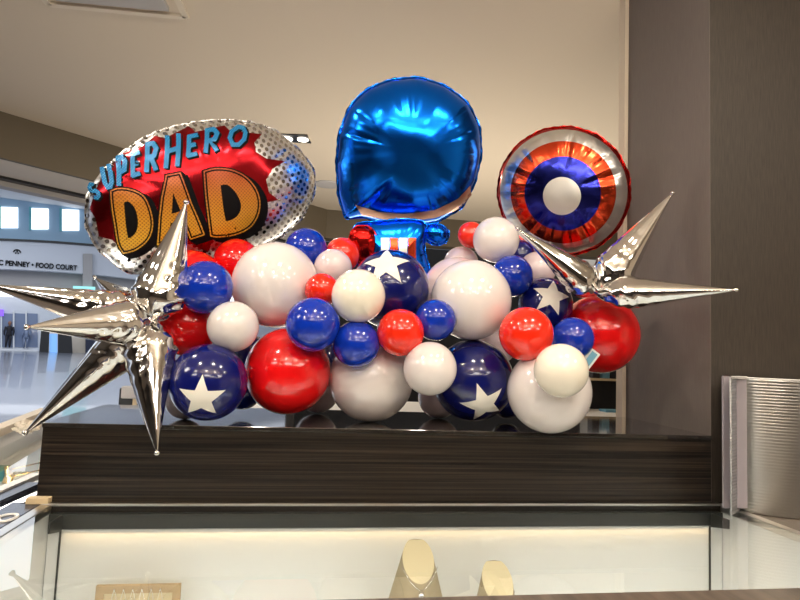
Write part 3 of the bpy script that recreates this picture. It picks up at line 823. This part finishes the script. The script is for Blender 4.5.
f6.decal('white_dot', [([(cen[0]-2+19*math.cos(a*PI/20), cen[1]+5+19*math.sin(a*PI/20)) for a in range(40)], [])], 'foil_print_white', .0022)

# --- silver starbursts
def spike(parent, c, tip, rmax, name='spike', seed=0):
    rnd = random.Random(seed)
    d = (tip-c); L = d.length; d.normalize()
    s_ = d.cross(Vector((0, 0, 1))).normalized(); u_ = s_.cross(d)
    bm = bmesh.new(); NS, NT = 60, 48; rings = []
    ph = [rnd.uniform(0, 6.28) for _ in range(6)]; nseam = 2
    for j in range(NS+1):
        t = j/NS
        if t < .24: r_ = .22+.78*math.sin(PI/2*t/.24)**.9
        else: r_ = 1-(t-.24)/.76*.965
        row = []
        for k in range(NT):
            a = 2*PI*k/NT
            q_ = 1+.07*math.cos(2*a+ph[0])-.11*(1-abs(math.sin(a*2+ph[1]))**.5)*(1-t*.5)
            cr = .08*math.sin(t*58+2.3*math.sin(a*3+ph[2])+ph[3])*max(0, 1-t/.62)*(.5+.5*math.sin(a*2+ph[4]))
            bend = .02*L*math.sin(t*PI)*math.sin(ph[5])
            R_ = rmax*r_*(q_+cr*(r_ > .3))
            row.append(bm.verts.new(c+d*(L*t)+s_*(R_*math.cos(a)+bend)+u_*R_*math.sin(a)))
        rings.append(row)
    for a, b in zip(rings, rings[1:]):
        for k in range(NT): bm.faces.new([a[k], a[(k+1) % NT], b[(k+1) % NT], b[k]])
    bm.faces.new(rings[0]); 
    # little sealed tab at the tip
    tube(bm, [tip-d*.006, tip, tip+d*.006, tip+d*.009], [rmax*.05, rmax*.11, rmax*.12, rmax*.05], 10)
    o = obj(name, bm, 'foil_silver', parent, smooth=True); return o
def starburst(label, c, tips, rm, seed):
    e_ = empty('silver_starburst_balloon', (0, 0, 0)); tag(e_, label, 'foil balloon', 'silver starburst balloons')
    for i, (t, k) in enumerate(tips): spike(e_, c, t, rm*k, seed=seed+i)
    return e_
cL = at_y(151, 322, 1.74)
starburst('silver foil starburst balloon with long spikes at the left end of the plinth', cL,
 [(at_y(186, 203, 1.72), 1.15), (at_y(-12, 285, 1.70), 1.0), (at_y(28, 327, 1.50), .95), (at_y(26, 432, 1.70), 1.05), (at_y(157, 452, 1.60), 1.1), (at_y(95, 278, 2.02), .95)], .061, 10)
cR = at_y(597, 293, 1.80)
starburst('silver foil starburst balloon with three long spikes in front of the pillar at right', cR,
 [(at_y(672, 194, 1.78), 1.12), (at_y(735, 290, 1.56), .9), (at_y(518, 229, 1.74), 1.0)], .057, 40)

# tag behind the small white balloon
p = at_y(589, 360, 1.84)
bm = bmesh.new()
def card(bm, p, w_, h_, a, mi, off=0):
    ex = RT*math.cos(a)+UP*math.sin(a); ey = -RT*math.sin(a)+UP*math.cos(a); vs = []
    for q_ in (0, .0015):
        for sx, sy in ((-1, -1), (1, -1), (1, 1), (-1, 1)): vs.append(bm.verts.new(p+ex*sx*w_/2+ey*sy*h_/2-fw*(q_+off)))
    for f in ((0, 1, 2, 3), (7, 6, 5, 4), (0, 4, 5, 1), (1, 5, 6, 2), (2, 6, 7, 3), (3, 7, 4, 0)): bm.faces.new([vs[i] for i in f]).material_index = mi
p = at_y(590, 359, 1.775)
card(bm, p, .034, .062, -.65, 0); card(bm, p, .02, .05, -.65, 1, .0016)
tag(obj('paper_tag', bm, ['white_laminate', 'tag_blue']), 'small white and blue paper tag tucked beside the small white balloon at right', 'tag')

# ------------------------------------------------------------ behind the plinth
dsk = empty('white_desk', (.4, 2.9, 0)); tag(dsk, 'white-topped desk behind the plinth, glimpsed under the balloons', 'desk')
def cd(name, b, m, **k):
    o = boxo(name, b, m, **k); o.parent = dsk; o.matrix_parent_inverse = Matrix.Translation(-Vector((.4, 2.9, 0))); return o
zd = ZT-.06
cd('desk_top', (-.62, 1.9, 2.45, 3.35, zd-.03, zd), 'white_laminate', bev=.004)
cd('desk_panel', (-.58, 1.86, 2.5, 3.3, 0.0, zd-.03), 'wall_dark')
# shelf unit at right seen past the bottom right balloons
p0, p1 = at_y(583, 377, 3.32), at_y(620, 377, 3.32)
su = empty('black_shelf_unit', (p0.x, 3.3, zd)); tag(su, 'black open cabinet with a tan shelf standing on the desk beside the pillar', 'cabinet')
def cu(name, b, m):
    o = boxo(name, b, m); o.parent = su; o.matrix_parent_inverse = Matrix.Translation(-su.location); return o
cu('cabinet_body', (p0.x-.25, p1.x, 3.2, 3.34, zd, p0.z-.012), 'black_metal')
cu('shelf', (p0.x-.27, p1.x+.01, 3.16, 3.36, p0.z-.012, p0.z), 'tan_card')
for k, (dx_, hh, mm, lb) in enumerate(((.0, .09, 'cloth_dark', 'dark box on the tan shelf, left of the pale one'), (.06, .07, 'tag_blue', 'pale blue box on the tan shelf'), (.12, .10, 'cloth_dark', 'dark box on the tan shelf nearest the pillar'))):
    tag(boxo('small_box', (p0.x+dx_, p0.x+dx_+.045, 3.2, 3.26, p0.z, p0.z+hh), mm, bev=.003), lb, 'box', 'boxes on the tan shelf')
p = at_y(613, 411, 2.9)
q = at_z(612, 412, zd)
tag(boxo('paper_pad', (q.x-.05, q.x+.04, q.y-.03, q.y+.05, zd, zd+.012), 'tag_blue', bev=.002), 'pale blue paper pad on the desk by the pillar', 'paper pad')
# black printer and gray tray at left
q = at_y(107, 404, 2.4); q2 = at_y(142, 388, 2.4)
tag(boxo('black_storage_box', (q.x, q.x+.30, 2.54, 2.70, zd, at_y(120, 388, 2.54).z), 'black_metal', bev=.004), 'black box on the desk behind the left end of the plinth', 'box')
g0, g1 = at_y(122, 398, 2.50), at_y(144, 384, 2.50)
zz = at_y(122, 386, 2.50).z
st = empty('card_reader_stand', ((g0.x+g1.x)/2, 2.5, zd)); tag(st, 'grey card reader on a post behind the downward silver spike', 'card reader')
o = boxo('grey_head', (g0.x, g1.x+.02, 2.48, 2.52, g0.z, zz), 'mall_grey', bev=.004); o.parent = st; o.matrix_parent_inverse = Matrix.Translation(-st.location)
o = boxo('post', (g0.x+.04, g0.x+.055, 2.50, 2.515, zd, g0.z), 'tan_card'); o.parent = st; o.matrix_parent_inverse = Matrix.Translation(-st.location)

bsc = empty('added_light_case', (1.3, 4.5, 0)); tag(bsc, 'added unseen light case beyond the plinth, brightening the ceiling', 'display case')  # hidden behind the plinth, added so its glow lifts the ceiling
boxo('cabinet_base', (-1.5, 1.5, -.35, .35, .005, .80), 'dark_wood', bsc); boxo('light_tray', (-1.48, 1.48, -.33, .33, .80, .815), 'cream_panel', bsc)
boxo('glass_top', (-1.5, 1.5, -.35, .35, .94, .948), 'clear_glass', bsc)
for k_ in (-1.495, 1.49): boxo('end_frame', (k_, k_+.005, -.35, .35, .80, .94), 'steel', bsc)
# ------------------------------------------------------------ neighbouring showcase at left
nb = empty('side_showcase', (-1.1, 1.9, 0)); tag(nb, 'neighbouring glass jewelry showcase with white rails beyond the left end of the plinth', 'display case')
def cn(name, bm, m, **k):
    o = obj(name, bm, m, **k); o.parent = nb; o.matrix_parent_inverse = Matrix.Translation(-Vector((-1.1, 1.9, 0))); return o
zn = ZB-.02
R0, R1 = at_z(-90, 534, zn), at_z(37, 478, zn)          # near white rail
B0, B1 = at_z(-120, 485, zn+.06), at_z(46, 414, zn+.06)      # far cream rail
bm = bmesh.new(); beam(bm, R0, R1, .03, .016); cn('near_rail', bm, 'white_laminate')
bm = bmesh.new(); beam(bm, B0, B1, .05, .03); cn('far_rail', bm, 'soffit_paint')
R0b, R1b = at_z(-40, 522, ZB-.03), at_z(33, 489, ZB-.03)
bm = bmesh.new(); beam(bm, R0b, R1b, .045, .02); cn('blue_rail', bm, 'frame_dark_blue')
xe = BX0-.035
quad = [(R0.x, R0.y), (R1.x, R1.y), (xe, R1.y+.03), (B1.x, B1.y), (B0.x, B0.y)]
bm = bmesh.new(); prism(bm, quad, zn-.10, zn-.08); cn('tray_floor', bm, 'white_laminate')
bm = bmesh.new(); prism(bm, [(R0.x, R0.y), (R1.x, R1.y), (B1.x, B1.y), (B0.x, B0.y)], zn+.0, zn+.005); cn('glass_top', bm, 'clear_glass')
bm = bmesh.new(); beam(bm, B0-Vector((0, 0, .16)), B1-Vector((0, 0, .16)), .01, .16); cn('rear_panel', bm, 'white_laminate')
bm = bmesh.new(); prism(bm, quad, 0.0, zn-.10); cn('cabinet_base', bm, 'wall_dark')
def jp(x, y): return at_z(x, y, zn-.28)
p = at_z(3, 466, zn-.03)
tag(boxo('green_ring_box', (p.x-.10, p.x+.02, p.y-.03, p.y+.02, zn-.08, zn-.03), 'green_card', bev=.004), 'green box inside the neighbouring left showcase', 'box')
for k, (x, y) in enumerate(((8, 470), (10, 477))):
    p = at_z(x, y, zn-.035)
    bm = bmesh.new(); lathe(bm, [(0, -.045), (.016, -.045), (.010, -.02), (.012, 0), (.012, .012), (0, .016)], 16, p)
    tube(bm, [p, p+Vector((.10, .06, .02))], .003, 6)
    tag(obj('gold_earring_post', bm, 'gold', smooth=True), ('upper' if k == 0 else 'lower')+' gold earring post beside the green box in the left showcase', 'jewelry', 'gold earring posts')
# crumpled white tissue on the far rail
random.seed(4); bm = bmesh.new(); bmesh.ops.create_icosphere(bm, subdivisions=4, radius=1)
p = at_z(27, 427, zn+.10)
for v in bm.verts:
    k = 1+.45*noise.noise(v.co*2.3)+.25*noise.noise(v.co*6); v.co = Vector((v.co.x*.042*k, v.co.y*.03*k, v.co.z*.024*k))
tag(obj('crumpled_tissue', bm, 'soffit_paint', smooth=False, loc=p), 'crumpled white tissue lying on the left showcase rail below the silver spike', 'tissue')

# ------------------------------------------------------------ the mall beyond
FD = 58.0
Fo = CAM+ray(40, 335)*FD; Fo.z = 0
fn = Vector((-ray(40, 335).x, -ray(40, 335).y, 0)).normalized(); fx = Vector((-fn.y, fn.x, 0))
if fx.dot(RT) < 0: fx = -fx
def mp(x, y, dd=0): 
    return at_plane(x, y, Fo+fn*dd, fn)
def mslab(bm, poly, d0, d1, mi=0):
    """polygon seen at these photo points on the facade plane, with depth d0..d1 (metres towards us)"""
    P_ = [mp(x, y, 0) for x, y in poly]
    a = [bm.verts.new(p_+fn*d0) for p_ in P_]; b = [bm.verts.new(p_+fn*d1) for p_ in P_]; k = len(P_)
    fs = [bm.faces.new(a), bm.faces.new(b[::-1])]
    for i in range(k): fs.append(bm.faces.new([a[i], a[(i+1) % k], b[(i+1) % k], b[i]]))
    for f in fs: f.material_index = mi
RS = .041
def hz(x, y0): return y0+RS*x      # a level line in the photo at this roll
def band(name, y0, y1, m, d0, d1, x0=-120, x1=330, arc=0):
    bm = bmesh.new(); n_ = 24; up_ = []; lo_ = []
    for i in range(n_+1):
        x = x0+(x1-x0)*i/n_; c_ = arc*((x-20)/100)**2
        up_.append((x, hz(x, y0)+c_)); lo_.append((x, hz(x, y1)+c_))
    for i in range(n_): mslab(bm, [up_[i], up_[i+1], lo_[i+1], lo_[i]], d0, d1)
    bmesh.ops.remove_doubles(bm, verts=bm.verts[:], dist=.01)
    return struct(name, bm, m)
band('wall_clerestory', 196, 246, 'mall_blue', -1, 0)
band('trim_5', 240.5, 242.5, 'black_metal', 0, 1.6, arc=3.5)
band('wall_fascia', 242.5, 270, 'mall_fascia', 0, 1.4, arc=3.5)
band('wall_grey_band', 270, 287, 'mall_grey', -.5, 0)
band('trim_6', 285, 296, 'sky_window', -.6, -.1)
band('wall_storefront', 294, 353, 'mall_fascia', -1.5, -.6)
for k in range(-1, 4):
    x0 = 1+k*30.5
    bm = bmesh.new(); mslab(bm, [(x0, hz(x0, 207)), (x0+17, hz(x0+17, 207)), (x0+17, hz(x0, 228)), (x0, hz(x0, 228))], .0, .12)
    struct('window_%d' % (k+2), bm, 'sky_window')
    bm = bmesh.new()
    mslab(bm, [(x0-2.5, hz(x0, 206)), (x0, hz(x0, 206)), (x0, hz(x0, 229)), (x0-2.5, hz(x0, 229))], 0, .25)
    struct('trim_%d' % (k+8), bm, 'frame_cyan')
# mall ceiling & a bluish ring standing in for its curved shadow bands
bm = bmesh.new(); box(bm, -80, 60, 9, 75, 14.5, 15.0); struct('ceiling_mall', bm, 'mall_white')
bm = bmesh.new(); ce = Vector((-24, 40, 0))
tube(bm, [ce+Vector((15*math.cos(2*PI*i/64), 12*math.sin(2*PI*i/64), 14.2)) for i in range(65)], .5, 10, caps=False)
o = obj('trim_20', bm, 'mall_blue', smooth=True); o['kind'] = 'structure'
# lettering on the fascia
def text(body, x, y, hpx, m, name, parent=None, spacing=1.0, bold=.035):
    cu_ = bpy.data.curves.new(name, 'FONT'); cu_.body = body; cu_.align_x = 'LEFT'; cu_.size = 1; cu_.offset = bold; cu_.extrude = .03; cu_.space_character = spacing
    tmp = bpy.data.objects.new('t', cu_); COL.objects.link(tmp); bpy.context.view_layer.update()
    me = bpy.data.meshes.new_from_object(tmp.evaluated_get(bpy.context.evaluated_depsgraph_get()))
    bpy.data.objects.remove(tmp); o = bpy.data.objects.new(name, me); COL.objects.link(o); me.materials.clear(); me.materials.append(M[m])
    return o, me
sg = empty('mall_direction_sign', mp(0, 262, 1.5)); tag(sg, 'black lettering PENNEY and FOOD COURT with small arched emblem on the far fascia', 'sign')
o, me = text('JC PENNEY • FOOD COURT', 0, 0, 1, 'print_black', 'lettering')
o.parent = sg; o.matrix_parent_inverse = Matrix.Translation(-sg.location)
xs = [v.co.x for v in me.vertices]; wtot = max(xs)
pA, pB = mp(-3.4, hz(-3.4, 264.8), 1.46), mp(77, hz(77, 265.6), 1.46)
ex = (pB-pA); sc_ = ex.length/wtot; ex.normalize()
o.matrix_world = Matrix.Translation(pA) @ Matrix((ex*sc_, Vector((0, 0, 1))*sc_*1.25, ex.cross(Vector((0, 0, 1)))*sc_)).transposed().to_4x4()
bm = bmesh.new(); u_ = (mp(17, 250, 1.45)-mp(16, 250, 1.45)).length; cc = mp(17, 252.5, 1.45)
for r_, w_ in ((3.4, .75), ):
    tube(bm, [cc+fx*(math.cos(a)*r_*u_)+Vector((0, 0, math.sin(a)*r_*u_*.95)) for a in [PI*i/12 for i in range(13)]], w_*u_, 6)
for s in (-1, 1):
    tube(bm, [cc+fx*(s*1.2*u_), cc+fx*(s*1.2*u_)+Vector((0, 0, -1.6*u_))], .75*u_, 8)
tube(bm, [cc+Vector((0, 0, 2.4*u_)), cc+Vector((0, 0, .4*u_))], .7*u_, 6)
o = obj('emblem', bm, 'print_black', sg); o.matrix_parent_inverse = Matrix.Translation(-sg.location)
# pier and lit cyan sign
bm = bmesh.new(); mslab(bm, [(82, 256), (91, 256), (91, 290), (82, 290)], .2, 2); struct('wall_pier', bm, 'mall_grey')
bm = bmesh.new(); mslab(bm, [(72, 287.5), (93.5, 288.5), (93.5, 301), (72, 301)], 2.05, 2.3); tag(obj('lit_shop_sign', bm, 'cyan_sign'), 'blank pale cyan lit sign under the grey pier across the mall', 'sign')
bm = bmesh.new(); mslab(bm, [(-4, 309), (3.5, 309.5), (3.5, 316), (-4, 316)], -.5, -.2); tag(obj('purple_shop_sign', bm, 'purple_sign'), 'small glowing purple sign over the far shop windows at the left edge', 'sign')
# shop windows
shop = empty('shop_window_row', mp(15, 350)); tag(shop, 'row of bluish glass shop windows across the mall', 'shop window')
def sh(name, poly, d0, d1, m):
    bm = bmesh.new(); mslab(bm, poly, d0, d1); o = obj(name, bm, m, shop); o.matrix_parent_inverse = Matrix.Translation(-shop.location)
for k in range(-3, 3):
    x0 = 1+k*12.5; sh('window_pane', [(x0+.8, 313), (x0+11.7, 313.5), (x0+11.7, 347.5), (x0+.8, 347)], -.6, -.5, 'store_glass')
    sh('mullion', [(x0-.8, 311), (x0+.8, 311), (x0+.8, 349), (x0-.8, 349)], -.6, -.3, 'mall_white')
sh('sill', [(-40, 347), (38, 350), (38, 353), (-40, 350)], -.6, -.2, 'mall_white')
def figure(px_, ybot, ytop, dd, cloth, label, nm='mannequin', cat='mannequin'):
    b = mp(px_, ybot, dd); t = mp(px_, ytop, dd); H_ = (t-b).length
    bm = bmesh.new()
    V = lambda x, z: (b.x+fx.x*x*H_, b.y+fx.y*x*H_, b.z+z*H_)
    tube(bm, [V(0, .45), V(0, .52), V(0, .62), V(0, .76), V(0, .82)], [.085*H_, .09*H_, .075*H_, .11*H_, .05*H_], 12)
    for s in (-1, 1):
        tube(bm, [V(.05*s, .5), V(.055*s, .27), V(.06*s, .02)], [.055*H_, .04*H_, .028*H_], 8)
        tube(bm, [V(.11*s, .79), V(.15*s, .62), V(.14*s, .47)], [.035*H_, .028*H_, .018*H_], 8)
    o = obj(nm, bm, cloth, smooth=True)
    bm = bmesh.new(); tube(bm, [V(0, .81), V(0, .86), V(0, .90), V(0, .95), V(0, 1)], [.03*H_, .03*H_, .058*H_, .055*H_, .02*H_], 12); obj('head', bm, 'skin', o, smooth=True)
    tag(o, label, cat); return o
figure(7.5, 348, 321, -.2, 'cloth_dark', 'dark dressed mannequin in the leftmost far shop window')
figure(25, 348.5, 326, -.2, 'store_glass', 'bluish grey dressed mannequin in the far shop window near the black displays')
# black kiosks on white base
kk = empty('display_kiosk', mp(54, 357, 4)); tag(kk, 'black twin-panel display kiosk with blue screen on a white base in the mall', 'kiosk')
def ks(name, poly, d0, d1, m):
    bm = bmesh.new(); mslab(bm, poly, d0, d1); o = obj(name, bm, m, kk); o.matrix_parent_inverse = Matrix.Translation(-kk.location)
ks('black_panel', [(41, 331), (49, 332), (48, 354), (39, 354)], 3, 3.6, 'black_metal')
ks('black_panel', [(57, 333), (70, 334), (71, 355), (57, 355)], 3, 3.6, 'black_metal')
ks('screen', [(49, 334), (56.5, 334), (56.5, 354), (49, 354)], 3, 3.2, 'blue_screen')
ks('base', [(37, 353), (71, 355), (71, 358.5), (37, 356.5)], 2.6, 4, 'mall_white')
bm = bmesh.new(); mslab(bm, [(71, 334), (84, 334), (84, 360), (71, 359.5)], .5, 1.5); struct('wall_shopfront_pier', bm, 'soffit_paint')
bm = bmesh.new(); mslab(bm, [(84, 330), (100, 330), (100, 361), (84, 360.5)], .5, 2.5); struct('wall_blue_pier', bm, 'frame_dark_blue')
# walls closing the mall
bm = bmesh.new(); box(bm, -80, -79, 9, 75, 0, 15.2); struct('wall_mall_left', bm, 'mall_grey')

# ------------------------------------------------------------ lights
def area(name, loc, size, power, col=(1, 1, 1), rot=(0, 0, 0), sy=None, shape='RECTANGLE', spread=None):
    l = bpy.data.lights.new(name, 'AREA'); l.shape = shape; l.size = size
    if sy: l.size_y = sy
    l.energy = power; l.color = col
    if spread: l.spread = spread
    o = bpy.data.objects.new(name, l); COL.objects.link(o); o.location = loc; o.rotation_euler = rot; return o
def downlight(x, y, power, label, vis=True):
    t = empty('ceiling_downlight', (x, y, CZ)); tag(t, label, 'ceiling light')
    bm = bmesh.new(); lathe(bm, [(.05, -.006), (.075, -.008), (.08, 0)], 24); o = obj('trim_ring', bm, 'soffit_paint', t)
    area('downlight_lamp', (x, y, CZ-.012), .10, power, (1, .90, .76), shape='DISK')
k = 0
for x, y, pw in ((-.9, .75, 10), (.2, .75, 10), (1.0, .75, 10), (-.3, -.6, 9), (.9, -.6, 9), (-1.25, 1.9, 16), (-1.8, -.5, 14), (2.2, .2, 14)):  # the one above the left showcase is added to brighten it
    downlight(x, y, pw, 'round recessed ceiling downlight over the jewelry counters', True)
for o_ in list(COL.objects):
    if o_.name.startswith('ceiling_downlight'): o_['group'] = 'recessed downlights'
for x, y in ((-2.6, -1.6), (0, -2.2), (2.6, -1.6), (-3.0, .6)):  # unseen panels, added to brighten the room and the foil reflections
    t = empty('added_fill_panel', (x, y, CZ)); tag(t, 'added unseen flat light panel brightening the shop', 'ceiling light', 'added fill light panels')
    boxo('frame', (-.62, .62, -.32, .32, -.012, -.001), 'soffit_paint', t)
    area('added_panel_fill', (x, y, CZ-.02), 1.15, 35, (1, .93, .84), sy=.55)
for p_ in (p0_dl, p1_dl): area('twin_downlight_lamp', (p_.x, p_.y, CZ-.02), .06, 14, (1, .9, .76), shape='DISK')
up_ = empty('added_uplight', (.3, -.9, 2.3)); tag(up_, 'added unseen uplight trough brightening the shop ceiling', 'ceiling light')  # unseen trough, added to carry fill light for the ceiling
bm = bmesh.new()
box(bm, -1.5, 1.5, -.12, .12, -.01, 0); box(bm, -1.5, 1.5, -.13, -.12, -.01, .05); box(bm, -1.5, 1.5, .12, .13, -.01, .03); obj('trough', bm, 'soffit_paint', up_)
bm = bmesh.new(); tube(bm, [(-1.2, 0, 0), (-1.2, 0, .7)], .004, 6); obj('cable', bm, 'steel', up_)
bm = bmesh.new(); tube(bm, [(1.2, 0, 0), (1.2, 0, .7)], .004, 6); obj('cable', bm, 'steel', up_)
area('added_uplight_fill', (.3, -.9, 2.33), 2.9, 120, (1, .90, .76), rot=(math.radians(145), 0, 0), sy=.2)  # added fill thrown up and forward onto the far ceiling
area('added_ceiling_fill', (1.3, 4.5, .955), 2.8, 62, (1, .90, .76), rot=(PI, 0, 0), sy=.6)  # added upward fill for the ceiling above the hidden case
area('skylight_daylight', (-22, 36, 14.3), 34, 9500, (.92, .96, 1), sy=34)
area('entrance_daylight', (-12, 14, 12), 10, 1800, (.80, .90, 1), sy=8, rot=(0, math.radians(-10), 0))
area('case_led_light', (.33, GY1-.022, zr-.008), 1.8, .4, (1, .62, .26), sy=.015)
area('case_led_light', (.33, 1.10, ZB-.06), 1.8, 5.2, (1, .985, .95), sy=.03, rot=(math.radians(8), 0, 0))
area('side_case_light', (-.95, 2.0, zn-.02), .3, 5, (1, 1, 1))

W = bpy.data.worlds.new('world'); S.world = W; W.use_nodes = True
W.node_tree.nodes['Background'].inputs[0].default_value = (.82, .88, 1, 1); W.node_tree.nodes['Background'].inputs[1].default_value = .8

S.view_settings.view_transform = 'Standard'; S.view_settings.look = 'None'; S.view_settings.gamma = 1; S.view_settings.use_curve_mapping = False
S.view_settings.exposure = 0.0
